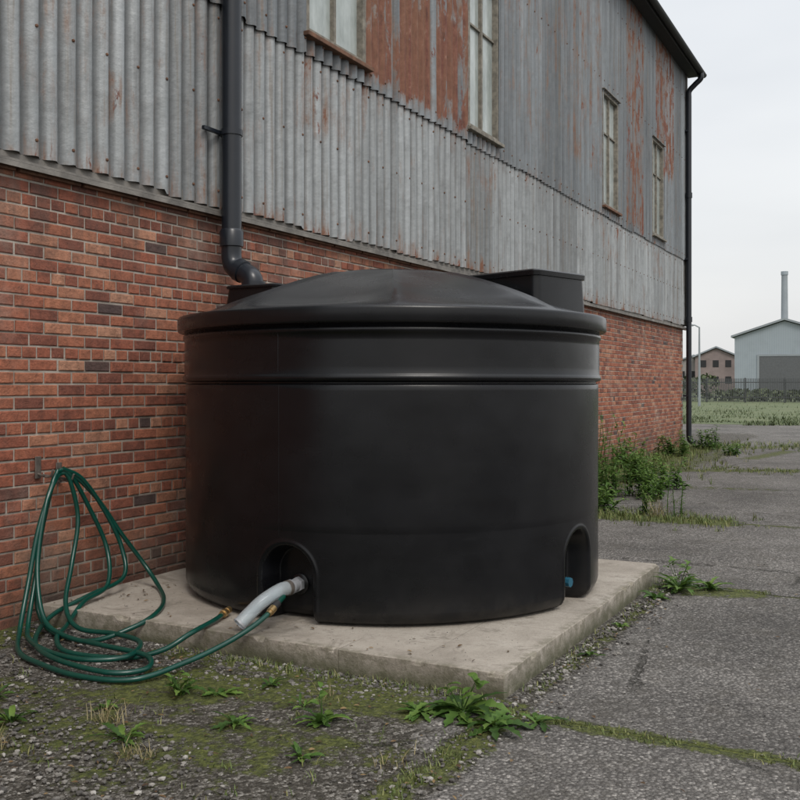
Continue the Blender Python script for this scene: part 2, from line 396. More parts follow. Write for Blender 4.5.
def corr(name,z0,z1,x0,mat,holes,seed):
    P=.15; ns=8; st=P/ns
    ncol=int((YB-YA)/st)+1
    zs=[z0]; 
    zz=z0
    while zz<z1-.3: zz+=.25; zs.append(zz)
    zs.append(z1)
    if holes: zs=sorted(set([q for q in zs if abs(q-WZ0)>.1 and abs(q-WZ1)>.1]+[WZ0,WZ1]))
    V=[];Fc=[];tn=[];ru=[];va=[]
    rnd=random.Random(seed); sheets=[rnd.random() for _ in range(60)]; edge=[rnd.uniform(-.02,.02) for _ in range(60)]
    for zi,z in enumerate(zs):
        for i in range(ncol):
            y=YA+i*st; ph=2*pi*i/ns; s=math.cos(ph); s=math.copysign(abs(s)**.8,s)
            sh=int((y-YA)/.9); lap=.006 if ((y-YA)%.9)<.09 else 0
            zv=z+(edge[sh] if zi==0 else 0)
            w=.006*noise.noise(Vector((y*.8,z*.8,seed)))
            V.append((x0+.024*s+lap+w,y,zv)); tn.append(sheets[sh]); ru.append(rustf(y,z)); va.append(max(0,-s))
    for j in range(len(zs)-1):
        for i in range(ncol-1):
            ym=YA+(i+.5)*st; zm=(zs[j]+zs[j+1])/2
            if holes and WZ0<zm<WZ1 and any(a<ym<b for a,b in WIN): continue
            a=j*ncol+i; Fc.append((a,a+1,a+ncol+1,a+ncol))
    return mesh(name,V,Fc,mat,B,True,{'tone':('POINT',tn),'rust':('POINT',ru),'valley_shade':('POINT',va)})
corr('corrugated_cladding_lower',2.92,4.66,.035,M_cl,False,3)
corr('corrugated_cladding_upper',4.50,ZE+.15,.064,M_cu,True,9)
boxes('cladding_backing',[(-.28,-.06,YA,YB,ZB+.002,ZE)],M_dark,B)
boxes('cladding_end_walls',[(-DEP,-.282,YB-.2,YB-.02,ZB+.002,ZE),(-DEP,-.282,YA+.02,YA+.2,ZB+.002,ZE),(-DEP,-DEP+.2,YA+.202,YB-.202,ZB+.002,ZE)],M_flash,B)
for yy in (YA+.1,YB-.1):
    V=[(-DEP,yy-.08,ZE+.002),(0,yy-.08,ZE+.002),(-DEP/2,yy-.08,12.4),(-DEP,yy+.08,ZE+.002),(0,yy+.08,ZE+.002),(-DEP/2,yy+.08,12.4)]
    mesh('gable',V,[(0,1,2),(3,5,4),(0,3,4,1),(1,4,5,2),(2,5,3,0)],M_flash,B)
boxes('corner_trim',[(-.05,.10,YB+.002,YB+.03,2.9,ZE+.1),(.092,.108,YB-.10,YB,2.9,ZE+.1)],M_flash,B)
boxes('ledge_flashing',[(-.01,.075,YA,YB,ZB+.003,ZB+.018),(.068,.0745,YA,YB,ZB-.03,ZB+.002),(-.01,.012,YA,YB,ZB+.02,ZB+.12)],M_flash,B)
bl=[]
y=YA
while y<YB:
    bl.append((.005,.035,y,y+.5,ZB-.045,ZB)); y+=.53
boxes('ledge_timber_packer',bl,M_rust,B)
V=[];Fc=[]
for zz,xx in ((3.03,.058),(4.40,.058),(4.62,.088),(6.9,.088),(8.4,.088),(3.75,.058)):
    y=YA
    while y<YB:
        if random.random()<.9:
            v,f=sweepVF([(xx-.01,y,zz),(xx+.004,y,zz),(xx+.009,y,zz)],[.012,.012,.006],6); n=len(V); V+=v; Fc+=[tuple(q+n for q in g) for g in f]
        y+=.3
mesh('cladding_bolts',V,Fc,M_rust,B)
for k,(a,b) in enumerate(WIN):
    W=empty('window_%d'%k); W.parent=B
    f=.04; m=(a+b)/2
    boxes('frame',[(-.03,.075,a-.02,a+f,WZ0,WZ1),(-.03,.075,b-f,b+.02,WZ0,WZ1),(-.03,.073,a+f+.002,b-f-.002,WZ1-f,WZ1+.02),(-.03,.073,a+f+.002,b-f-.002,WZ0-.02,WZ0+f)],M_frame,W,.004)
    boxes('mullion',[(-.02,.045,m-.02,m+.02,WZ0+f,WZ1-f)],M_frame,W)
    zb=[WZ0+1.32]
    boxes('glazing_bars',[(-.015,.03,a+f,m-.022,q-.013,q+.013) for q in zb]+[(-.015,.03,m+.022,b-f,q-.013,q+.013) for q in zb],M_frame,W)
    boxes('glass',[(-.012,.0,a+f-.003,b-f+.003,WZ0+f-.003,WZ1-f+.003)],M_glass,W)
    boxes('sill',[(-.03,.14,a-.07,b+.07,WZ0-.065,WZ0-.022)],M_rust if k%2==0 else M_frame,W,.006)
    boxes('head_flashing',[(-.03,.12,a-.05,b+.05,WZ1+.022,WZ1+.04)],M_flash,W)
sl=(12.55-9.22)/(DEP/2)
V=[];Fc=[]
def slab3(p,thick):
    n=len(V)
    for q in p: V.append(q)
    for q in p: V.append((q[0],q[1],q[2]+thick))
    Fc.extend([(n,n+3,n+2,n+1),(n+4,n+5,n+6,n+7)]+[(n+i,n+(i+1)%4,n+4+(i+1)%4,n+4+i) for i in range(4)])
slab3([(.38,YA-.2,9.22-.38*sl),(.38,YB+.22,9.22-.38*sl),(-DEP/2,YB+.22,12.55),(-DEP/2,YA-.2,12.55)],.08)
slab3([(-DEP-.38,YA-.2,9.22-.38*sl),(-DEP/2-.001,YA-.2,12.55),(-DEP/2-.001,YB+.22,12.55),(-DEP-.38,YB+.22,9.22-.38*sl)],.08)
mesh('roof',V,Fc,M_roof,B)
boxes('soffit',[(.09,.34,YA,YB+.15,8.98,9.0),(.34,.365,YA,YB+.15,8.93,9.03)],M_dark,B)
ys=[YA-.1,YB+.25]
pr=[(.44+.075*math.cos(a),9.03+.075*math.sin(a)) for a in [pi+pi*i/10 for i in range(11)]]
pr2=[(.44+.068*math.cos(a),9.03+.068*math.sin(a)) for a in [2*pi-pi*i/10 for i in range(11)]]
pp=pr+pr2; n=len(pp); V=[]
for y in ys: V+=[(p[0],y,p[1]) for p in pp]
Fc=[(i,(i+1)%n,n+(i+1)%n,n+i) for i in range(n)]+[tuple(range(n))[::-1],tuple(range(n,2*n))]
mesh('gutter',V,Fc,M_dark,B)
P=catmull([(.44,YB-.12,8.98),(.44,YB-.12,8.85),(.30,YB-.12,8.72),(.17,YB-.12,8.58),(.16,YB-.12,8.4)],6)+[Vector((.16,YB-.12,q)) for q in (6,4,2,.4)]+catmull([(.16,YB-.12,.3),(.18,YB-.12,.15),(.28,YB-.12,.07)],4)
tube('corner_downpipe',P,.065,M_pipe,B)
tube('corner_downpipe_collars',[(.16,YB-.12,6.0),(.16,YB-.12,6.12)],.082,M_pipe,B)
tube('corner_downpipe_collar_b',[(.16,YB-.12,3.0),(.16,YB-.12,3.12)],.082,M_pipe,B)
boxes('corner_downpipe_clips',[(.05,.16,YB-.2,YB-.05,q,q+.04) for q in (1.2,4.5,7.6)],M_pipe,B)

# rainwater downpipe feeding the tank
D=empty('rainwater_downpipe')
px,py=.165,6.13
tube('vertical_pipe',[Vector((px,py,9.0)),Vector((px,py,7)),Vector((px,py,5)),Vector((px,py,2.70))],.078,M_pipe,D,24)
tube('upper_socket',[(px,py,2.58),(px,py,2.585),(px,py,2.70),(px,py,2.72)],[.082,.094,.094,.082],M_pipe,D,24)
E=catmull([(px,py,2.60),(px,py,2.50),(px+.025,py-.005,2.43),(px+.09,py-.01,2.385),(px+.17,py-.02,2.355),(px+.225,py-.03,2.31),(px+.235,py-.03,2.22)],8)
tube('swan_neck',E,.080,M_pipe,D,24)
a=Vector((px+.07,py-.01,2.402)); t=Vector((.92,-.05,-.42)).normalized()
tube('elbow_socket',[a,a+t*.005,a+t*.06,a+t*.065],[.082,.092,.092,.082],M_pipe,D,24)
tube('lower_socket',[(px+.235,py-.03,2.21),(px+.235,py-.03,2.29)],.094,M_pipe,D,24)
for zc in (3.46,6.2):
    tube('pipe_clip',[(px,py,zc),(px,py,zc+.045)],.088,M_pipe,D,24)
    boxes('clip_bracket',[(.05,px,py-.03,py+.03,zc+.005,zc+.04),(.07,.10,py-.25,py+.13,zc+.007,zc+.037)],M_pipe,D,.003)

# ------------------------------------------------------------ slab
V=[];Fc=[]
sx=axis([(.08,3.2,.03)]); sy=axis([(4.3,7.5,.03)])
def edge(x,y,z):
    ed=min(abs(x-3.2),abs(y-4.3)); top=z>.1
    chip=max(0,noise.noise(Vector((x*11,y*11,3)))-.22)*.06 if (ed<.02 and top) else 0
    return (x+.007*noise.noise(Vector((x*7,y*7,z*9)))-(chip if abs(x-3.2)<.02 else 0), y+.007*noise.noise(Vector((x*6+9,y*6,z*9)))+(chip if abs(y-4.3)<.02 else 0), z+.003*noise.noise(Vector((x*2,y*2,5)))-chip*.6)
def grid(fn,na,nb):
    n=len(V)
    for j in range(nb):
        for i in range(na): V.append(fn(i,j))
    for j in range(nb-1):
        for i in range(na-1):
            a=n+j*na+i; Fc.append((a,a+1,a+na+1,a+na))
H=.118
grid(lambda i,j:edge(sx[i],sy[j],H),len(sx),len(sy))
zz=[-.1,0,.03,.06,.095,H]
grid(lambda i,j:edge(sx[i],sy[0],zz[j]),len(sx),6)
grid(lambda i,j:edge(sx[-1],sy[i],zz[j]),len(sy),6)
grid(lambda i,j:edge(sx[len(sx)-1-i],sy[-1],zz[j]),len(sx),6)
grid(lambda i,j:edge(sx[0],sy[len(sy)-1-i],zz[j]),len(sy),6)
o=mesh('concrete_slab',V,Fc,M_conc)
bm=bmesh.new(); bm.from_mesh(o.data); bmesh.ops.remove_doubles(bm,verts=bm.verts,dist=.002); bmesh.ops.recalc_face_normals(bm,faces=bm.faces); bm.to_mesh(o.data); bm.free()
b=o.modifiers.new('b','BEVEL'); b.width=.007; b.segments=3; b.limit_method='ANGLE'; b.angle_limit=math.radians(50)

# ------------------------------------------------------------ tank
T=empty('water_tank')
CX,CY=1.65,6.05; Z0=.12
ARCH=[(-87.0,.175,.57),(-7.0,.175,.59)]
angs=[]
a=-180.0
while a<180:
    angs.append(a)
    near=any(abs(a-c[0])<10 for c in ARCH); a+= .14 if near else 1.0
prof=[(0.0,1.33),(.008,1.375),(.03,1.412),(.06,1.428)]
z=.08
while z<.54: prof.append((z,1.433)); z+=.007
while z<1.36: prof.append((z,1.434)); z+=.04
prof+=[(1.372,1.434),(1.376,1.431),(1.380,1.422),(1.384,1.418),(1.392,1.418),(1.396,1.426),(1.400,1.444),(1.406,1.452),(1.425,1.453),(1.432,1.447),(1.44,1.443)]
z=1.48
while z<1.66: prof.append((z,1.442)); z+=.05
prof+=[(1.672,1.442),(1.676,1.451),(1.70,1.452),(1.706,1.443),(1.73,1.442),(1.76,1.44)]
V=[];Fc=[]
na=len(angs)
for (zr,rr) in prof:
    for ad in angs:
        r=rr
        if zr<.62:
            for c,w,zt in ARCH:
                s=math.radians(ad-c)*1.434
                if abs(s)>.27: continue
                zc=zt-w-Z0
                sd=abs(s)-w if zr<zc else math.hypot(s,zr-zc)-w
                r-= .14*sstep(.004,-.034,sd)
                r+= .005*math.exp(-((sd-.020)/.010)**2)
        r+=.0015*noise.noise(Vector((math.cos(math.radians(ad))*2,math.sin(math.radians(ad))*2,zr*2)))
        A=math.radians(ad); V.append((CX+r*math.cos(A),CY+r*math.sin(A),Z0+zr))
for j in range(len(prof)-1):
    for i in range(na):
        i2=(i+1)%na; Fc.append((j*na+i,j*na+i2,(j+1)*na+i2,(j+1)*na+i))
Fc.append(tuple(range(na))[::-1])
mesh('tank_body',V,Fc,M_tank,T,True)
for sa in (-89.0,91.0):
    A=math.radians(sa); c,s=math.cos(A),math.sin(A)
    tube('mould_seam',[(CX+1.4335*c,CY+1.4335*s,.62),(CX+1.4335*c,CY+1.4335*s,1.495)],.003,M_tank,T,6)
    tube('mould_seam_upper',[(CX+1.4418*c,CY+1.4418*s,1.56),(CX+1.4418*c,CY+1.4418*s,1.79)],.003,M_tank,T,6)
lp=[(1.40,1.850),(1.478,1.846),(1.485,1.850),(1.489,1.858),(1.489,1.925),(1.487,1.936),(1.480,1.943),(1.462,1.946),(1.45,1.944),(1.44,1.938),(1.43,1.938),(1.41,1.953),(1.36,1.980),(1.25,2.028),(1.12,2.078),(1.0,2.120),(.85,2.168),(.7,2.210),(.55,2.245),(.48,2.256),(.44,2.259),(.425,2.263),(.41,2.271),(.38,2.274),(.2,2.276),(.001,2.276)]
NA=288; V=[];Fc=[]
for r,z in lp:
    for i in range(NA):
        A=2*pi*i/NA
        zz=z
        if .44<r<1.415:
            n=8; m=((A+.28)%(2*pi/n))-pi/n
            k=math.cos(m)/math.cos(pi/n)
            w=sstep(1.41,1.25,r)*sstep(.44,.6,r)
            zz-= (k-1)*.85*r*w*.7
            rib=math.exp(-((abs(m)-pi/n)*r/.016)**2)*.010*w; zz+=rib
        V.append((CX+r*math.cos(A),CY+r*math.sin(A),zz))
for j in range(len(lp)-1):
    for i in range(NA):
        i2=(i+1)%NA; Fc.append((j*NA+i,j*NA+i2,(j+1)*NA+i2,(j+1)*NA+i))
o=mesh('lid',V,Fc,M_tank,T,True); m=o.modifiers.new('e','EDGE_SPLIT'); m.split_angle=math.radians(50)
def plinth(name,cx,cy,rot,sx_,sy_,z0,z1,tap,cap):
    V=[];Fc=[]
    def ring(s,z,f=1):
        n=len(V); rr=.05; pts=[]
        hx,hy=sx_/2*f+s,sy_/2*f+s
        for qx,qy,a0 in ((1,1,0),(-1,1,90),(-1,-1,180),(1,-1,270)):
            for k in range(5):
                a=math.radians(a0+k*22.5); pts.append((qx*(hx-rr)+rr*math.cos(a),qy*(hy-rr)+rr*math.sin(a)))
        c,s2=math.cos(rot),math.sin(rot)
        for p in pts: V.append((cx+p[0]*c-p[1]*s2,cy+p[0]*s2+p[1]*c,z))
        return n,len(pts)
    R=[ring(tap,z0),ring(.0,z1-cap-.004),ring(.0,z1-cap),ring(.012,z1-cap+.003),ring(.014,z1-.012),ring(.006,z1-.003),ring(-.01,z1)]
    for (a,n),(b2,_) in zip(R,R[1:]):
        for i in range(n): Fc.append((a+i,a+(i+1)%n,b2+(i+1)%n,b2+i))
    a,n=R[-1]; Fc.append(tuple(a+i for i in range(n)))
    o=mesh(name,V,Fc,M_tank,T,True); m=o.modifiers.new('e','EDGE_SPLIT'); m.split_angle=math.radians(35); return o
plinth('access_hatch',2.50,6.34,math.radians(-18),.72,.54,1.94,2.255,.012,.045)
plinth('inlet_box',.56,6.08,0,.46,.46,1.95,2.245,.03,.03)
OA=math.radians(-86.5); od=Vector((math.cos(OA),math.sin(OA),0)); O=Vector((CX,CY,.325))
tube('outlet_flange',[O+od*1.27,O+od*1.305,O+od*1.31],[.062,.062,.055],M_tank,T,24)
tube('outlet_nut',[O+od*1.31,O+od*1.345],.045,M_greyp,T,6,False)
tube('outlet_stub',[O+od*1.34,O+od*1.40,O+od*1.401,O+od*1.42],[.036,.036,.044,.044],M_greyp,T,20)
S=O+od*1.42
P=catmull([S,S+Vector((-.015,-.07,-.004)),S+Vector((-.06,-.17,-.05)),S+Vector((-.10,-.24,-.11)),S+Vector((-.125,-.29,-.155))],8)
V1,F1=sweepVF(P,.040,24,False); V2,F2=sweepVF(P,.034,24,False)
mesh('clear_spout',*merge([(V1,F1),(V2,[f[::-1] for f in F2]),]),M_clear,T,True)
tube('spout_clamp',[S+Vector((0,.005,0)),S+Vector((-.004,-.02,-.001))],.044,M_steel,T,24)
tube('spout_end_ring',[P[-1],P[-1]+(P[-1]-P[-2]).normalized()*.012],[.0415,.0415],M_greyp,T,24,True,False)
OB=math.radians(-10.5); ob=Vector((math.cos(OB),math.sin(OB),0)); O2=Vector((CX,CY,.27))
tube('valve_flange',[O2+ob*1.27,O2+ob*1.31],.055,M_tank,T,20)
tube('valve_body',[O2+ob*1.31,O2+ob*1.39],.024,M_blue,T,16)
tube('valve_cap',[O2+ob*1.385,O2+ob*1.42],.03,M_blue,T,8,False)
boxes('valve_handle',[(O2.x+ob.x*1.35-.012,O2.x+ob.x*1.35+.012,O2.y+ob.y*1.35-.05,O2.y+ob.y*1.35+.03,.30,.312)],M_blue,T,.003)

# ------------------------------------------------------------ hose and hook
HK=empty('hose_hook')
boxes('wall_plates',[(.004,.014,4.33,4.375,.90,1.04),(.004,.014,4.50,4.545,.86,.99)],M_steel,HK,.003)
for yy,zz_ in ((4.352,.93),(4.522,.89)):
    tube('hook_arm',catmull([(.01,yy,zz_),(.07,yy,zz_-.015),(.12,yy,zz_-.01),(.145,yy,zz_+.03)],6),.007,M_steel,HK,8)
tube('hook_bar',[(.07,4.34,.925),(.07,4.53,.885)],.007,M_steel,HK,8)
G=empty('garden_hose')
A=[(.09,4.47,.925),(.11,4.42,.915),(.14,4.33,.82),(.16,4.22,.60),(.20,4.11,.30),(.30,3.96,.06),(.55,3.74,.02),(.84,3.63,.02),(1.19,3.57,.02),(1.47,3.66,.02),(1.57,3.92,.05),(1.65,4.12,.10),(1.72,4.28,.165),(1.755,4.42,.23),(1.75,4.56,.29)]
tube('hose_outlet_run',catmull(A,10),.0145,M_hose,G,12)
Bp=[(.09,4.43,.93),(.12,4.54,.91),(.15,4.72,.74),(.20,4.88,.50),(.28,5.02,.27),(.45,4.97,.15),(.72,4.72,.135),(.92,4.44,.135),(.92,4.25,.09),(.74,4.08,.022),(.40,4.12,.022),(.24,4.16,.10),(.19,4.18,.26),(.16,4.24,.55),(.12,4.36,.84),(.10,4.44,.945),
    (.12,4.52,.91),(.13,4.64,.73),(.18,4.77,.42),(.30,4.66,.20),(.36,4.40,.145),(.45,4.18,.06),(.58,3.98,.04),(.80,3.86,.02),(1.15,3.92,.02),(1.33,4.02,.06),(1.41,4.16,.13),(1.38,4.40,.145),(1.34,4.53,.15)]
tube('hose_coil',catmull(Bp,10),.0145,M_hose,G,12)
C2=[(.10,4.45,.95),(.12,4.38,.90),(.15,4.27,.66),(.20,4.16,.30),(.30,4.02,.075),(.50,3.86,.05),(.78,3.74,.05),(1.06,3.72,.05),(1.22,3.86,.05),(1.12,4.08,.06),(.86,4.16,.06),(.56,4.16,.06),(.33,4.28,.15),(.19,4.46,.35),(.14,4.56,.62),(.12,4.52,.86),(.10,4.47,.95)]
tube('hose_coil_inner',catmull(C2,10),.0145,M_hose,G,12)
C3=[(.11,4.46,.96),(.14,4.60,.88),(.17,4.77,.65),(.22,4.87,.40),(.30,4.80,.22),(.30,4.5,.16),(.28,4.25,.10),(.36,4.05,.05),(.62,3.80,.045),(.95,3.66,.045),(1.3,3.66,.03),(1.42,3.80,.03),(1.30,3.93,.05),(.95,3.97,.05),(.6,4.02,.05),(.36,4.08,.12),(.21,4.17,.4),(.15,4.29,.75),(.11,4.42,.95)]
tube('hose_coil_outer',catmull(C3,10),.0145,M_hose,G,12)
e=Vector((1.34,4.53,.15)); d=Vector((-.04,.13,.004)).normalized()
tube('brass_coupling',[e-d*.03,e,e+d*.001,e+d*.035,e+d*.036,e+d*.06,e+d*.061,e+d*.10],[.018,.018,.024,.024,.017,.017,.021,.021],M_brass,G,16)
e=Vector(A[-2]); d=(Vector(A[-1])-e).normalized()
tube('brass_coupling_b',[e-d*.02,e,e+d*.001,e+d*.04],[.018,.018,.022,.022],M_brass,G,16)
tube('hose_clip',[e+d*.04,e+d*.09],.02,M_dark,G,16)

# ------------------------------------------------------------ plants
class PL:
    def __init__(s): s.V=[];s.F=[];s.t=[]
    def leaf(s,b,az,el,L,W,droop=.8,tone=None,lobes=0):
        tone=random.random() if tone is None else tone
        b=Vector(b); h=Vector((math.cos(az),math.sin(az),0)); side=Vector((-math.sin(az),math.cos(az),0)); n=len(s.V)
        N=9 if lobes else 6; p=b.copy(); tw=random.uniform(-.3,.3)
        for i in range(N+1):
            t=i/N; e=el-droop*t*1.4
            w=W*.5*(math.sin(pi*min(1,(t*.92+.06)))**.75)
            if lobes and i%2==0: w*=.55
            sd=side*math.cos(tw)+Vector((0,0,1))*math.sin(tw)
            up=Vector((0,0,w*.35))
            s.V+= [p-sd*w+up,p.copy(),p+sd*w+up]
            p=p+(h*math.cos(e)+Vector((0,0,math.sin(e))))*(L/N)
            if p.z<.008: p.z=.008
        for i in range(N):
            a=n+i*3; s.F+=[(a,a+1,a+4,a+3),(a+1,a+2,a+5,a+4)]; s.t+=[max(0,min(1,tone+random.uniform(-.1,.1)))]*2
    def stem(s,P,r):
        v,f=sweepVF(P,[r*(1-.6*i/(len(P)-1)) for i in range(len(P))],4,False); n=len(s.V); s.V+=v; s.F+=[tuple(q+n for q in g) for g in f]; s.t+=[.4]*len(f)
    def blade(s,x,y,z,h,lean,w=.004,tone=None):
        az=random.random()*6.28; n=len(s.V); dx,dy=math.cos(az),math.sin(az); px_,py_=-dy*w,dx*w
        l=h*lean
        s.V+=[(x-px_,y-py_,z),(x+px_,y+py_,z),(x+dx*l*.35-px_*.7,y+dy*l*.35-py_*.7,z+h*.6),(x+dx*l*.35+px_*.7,y+dy*l*.35+py_*.7,z+h*.6),(x+dx*l,y+dy*l,z+h)]
        s.F+=[(n,n+1,n+3,n+2),(n+2,n+3,n+4)]; k=random.random() if tone is None else tone; s.t+=[k,k]
    def build(s,name,mat=None): return mesh(name,s.V,s.F,mat or M_leaf,None,True,{'tone':('FACE',s.t)})
def rosette(x,y,R,n,W,el=.7,lobes=0,name='weed_plant',up=0):
    p=PL()
    for i in range(n):
        az=i*2.4+random.uniform(-.3,.3); L=R*random.uniform(.55,1.05)
        p.leaf((x+random.gauss(0,.012),y+random.gauss(0,.012),.0),az,el+random.uniform(-.35,.5),L,W*random.uniform(.7,1.2),random.uniform(.5,1.0),None,lobes)
    for i in range(up):
        az=random.random()*6.28; h=R*random.uniform(.5,.9); q=Vector((x+math.cos(az)*R*.3,y+math.sin(az)*R*.3,h))
        p.stem([(x,y,0),((x+q.x)/2,(y+q.y)/2,h*.55),q],.003)
        for k in range(3): p.leaf(q-Vector((0,0,k*.02)),random.random()*6.28,.5,R*.3,W*.6,.5,.7)
    return p.build(name)
def tallweed(x,y,h,n,spread,LW=(.11,.035),name='weed_plant'):
    p=PL()
    for i in range(n):
        az=random.random()*6.28; hh=h*random.uniform(.45,1); sp=spread*random.uniform(.2,1)
        bx,by=x+random.gauss(0,spread*.35),y+random.gauss(0,spread*.35)
        pts=[Vector((bx+math.cos(az)*sp*.6*t*t,by+math.sin(az)*sp*.6*t*t,hh*t)) for t in [k/8 for k in range(9)]]
        p.stem(pts,.006)
        for k in range(1,9):
            for q in range(4):
                s_=1.2-.55*k/8
                p.leaf(pts[k]-Vector((0,0,random.random()*hh/10)),random.random()*6.28,random.uniform(.1,.8),LW[0]*s_*random.uniform(.6,1.2),LW[1]*s_,random.uniform(.4,1),min(1,max(0,random.gauss(.3+.5*k/8,.15))))
    return p.build(name)
rosette(3.10,4.03,.24,26,.062,.40,1,up=4); rosette(3.30,3.93,.18,18,.052,.45,1); rosette(2.93,3.93,.17,15,.048,.4,1); rosette(3.45,4.06,.13,12,.036,.4,1)
rosette(2.61,3.62,.16,16,.044,.4,1,up=2); rosette(1.80,3.62,.15,11,.036,.8,1,up=4); rosette(1.97,3.72,.12,10,.032,.4,1); rosette(1.38,2.98,.13,10,.034,.6)
rosette(1.98,3.06,.16,12,.030,.5,1); rosette(2.28,3.42,.13,12,.030,.5,1); rosette(3.42,7.15,.25,28,.05,.6,1,up=6); rosette(3.62,7.3,.2,18,.045,.5,1); rosette(3.33,6.8,.14,12,.035,.6)
rosette(3.34,5.2,.08,8,.02,.6); rosette(1.05,3.2,.11,9,.025,.5,1); rosette(2.75,3.25,.10,10,.024,.5); rosette(2.1,3.95,.10,9,.025,.5)
rosette(2.42,3.75,.09,9,.02,.5,1); rosette(1.62,3.32,.10,9,.022,.5,1); rosette(3.33,5.9,.07,8,.02,.6)
tallweed(1.35,12.7,1.15,12,.38,(.12,.04)); tallweed(1.0,12.2,.85,10,.4,(.12,.04)); tallweed(.6,11.8,.85,11,.4,(.12,.04)); tallweed(1.75,12.9,.6,11,.35,(.11,.036)); tallweed(2.0,12.6,.38,9,.3,(.10,.033))
tallweed(.5,14.2,.8,12,.4,(.14,.05)); tallweed(1.2,14.8,.6,12,.4,(.14,.05)); tallweed(1.7,14.0,.45,9,.4,(.12,.045)); tallweed(.5,17,.55,10,.5,(.14,.05)); tallweed(.6,20.5,.6,10,.5,(.14,.05)); tallweed(.7,23,.55,10,.4,(.14,.05)); tallweed(1.5,21.5,.3,8,.4)
tallweed(2.55,11.2,.66,4,.12,(.06,.014)); tallweed(2.2,11.25,.3,5,.15,(.07,.02)); tallweed(.5,9.8,.5,9,.3); tallweed(.9,10.8,.45,10,.35); tallweed(1.6,11.3,.35,9,.3); tallweed(1.3,12.4,1.2,7,.22,(.08,.018))
p=PL()
def tuft(x,y,n,h,w=.003):
    for i in range(n): p.blade(x+random.gauss(0,.022),y+random.gauss(0,.022),-.01,h*random.uniform(.4,1.1),random.uniform(.2,1.0),w)
for i in range(200):
    x=3.25+random.random()**1.6*3.5
    if noise.noise(Vector((x*2.5,3,0)))>-.15: tuft(x,4.12+random.gauss(0,.02)-.05*noise.noise(Vector((x*3,0,0))),random.randint(3,8),.026)
for i in range(60): tuft(3.24+random.gauss(0,.04),random.uniform(3.1,4.2),6,.035)
for i in range(110): tuft(random.uniform(1.2,3.2),4.25-abs(random.gauss(0,.04)),6,.045)
for i in range(70): tuft(3.25+abs(random.gauss(0,.03)),random.uniform(4.4,7.6),5,.04)
for i in range(110): tuft(random.uniform(3.4,7),7.34+random.gauss(0,.03),6,.035)
for i in range(420): tuft(random.uniform(.9,3.1)+random.gauss(0,.3),10.95+random.gauss(0,.3),6,random.uniform(.03,.09),.004)
for i in range(900): tuft(abs(random.gauss(0,.75))+.05,random.uniform(7.8,24),6,random.uniform(.05,.18),.005)
for i in range(160): tuft(random.uniform(1,3.2),17.6+random.gauss(0,.3),6,.06,.005)
for i in range(200): tuft(random.uniform(.6,4),24.5+random.gauss(0,1.0),6,.12,.007)
for i in range(110):
    cx_,cy_=random.uniform(.6,3.0),random.uniform(2.5,3.9)
    if noise.noise(Vector((cx_*2,cy_*2,7)))>.0: tuft(cx_,cy_,5,.04)
p.build('grass_tufts',M_grass)
p=PL()
for (cx_,cy_,n,h) in ((1.75,3.2,60,.09),(2.15,2.95,50,.08),(1.55,2.75,60,.09),(3.1,3.35,40,.07),(2.45,3.95,40,.07),(2.35,11.1,60,.3),(.35,3.2,40,.08)):
    for i in range(n): p.blade(cx_+random.gauss(0,.05),cy_+random.gauss(0,.04),-.01,h*random.uniform(.4,1),random.uniform(.3,1.2),.002)
p.build('dry_grass_tufts',M_dry)
p=PL()
for i in range(420):
    k=random.random(); zb=.006
    if k<.45: x,y=random.uniform(.1,3.3),random.uniform(2.3,4.26)
    elif k<.65: x,y=3.25+abs(random.gauss(0,.15)),random.uniform(3,8)
    elif k<.75: x,y=random.uniform(.12,.5),random.uniform(4.35,5.2); zb=.122
    elif k<.8: x,y=random.uniform(.3,3.1),random.uniform(4.34,4.7); zb=.122
    else: x,y=random.uniform(3.2,6),random.uniform(2.5,9)
    p.leaf((x,y,zb+random.uniform(0,.004)),random.random()*6.28,random.uniform(-.1,.3),random.uniform(.012,.035),random.uniform(.006,.016),.2)
p.build('leaf_litter',m_leaf('dead_leaf',(.04,.024,.014),(.11,.065,.03),(.22,.15,.07),False))
p=PL()
for i in range(16000):
    x=random.uniform(-16,14); y=36.8+abs(random.gauss(0,1))*18*random.random()+3.0*noise.noise(Vector((x*.13,1,0)))
    k=noise.noise(Vector((x*.35,y*.35,0)))
    if k<-.15: continue
    h=random.uniform(.03,.17)*(1+1.1*k); p.blade(x,y,0,h,.9,.018,min(1,max(0,random.gauss(.35,.15)-k*.3)))
p.build('field_grass',m_leaf('field_blade',(.055,.078,.03),(.085,.108,.042),(.14,.14,.07),False))

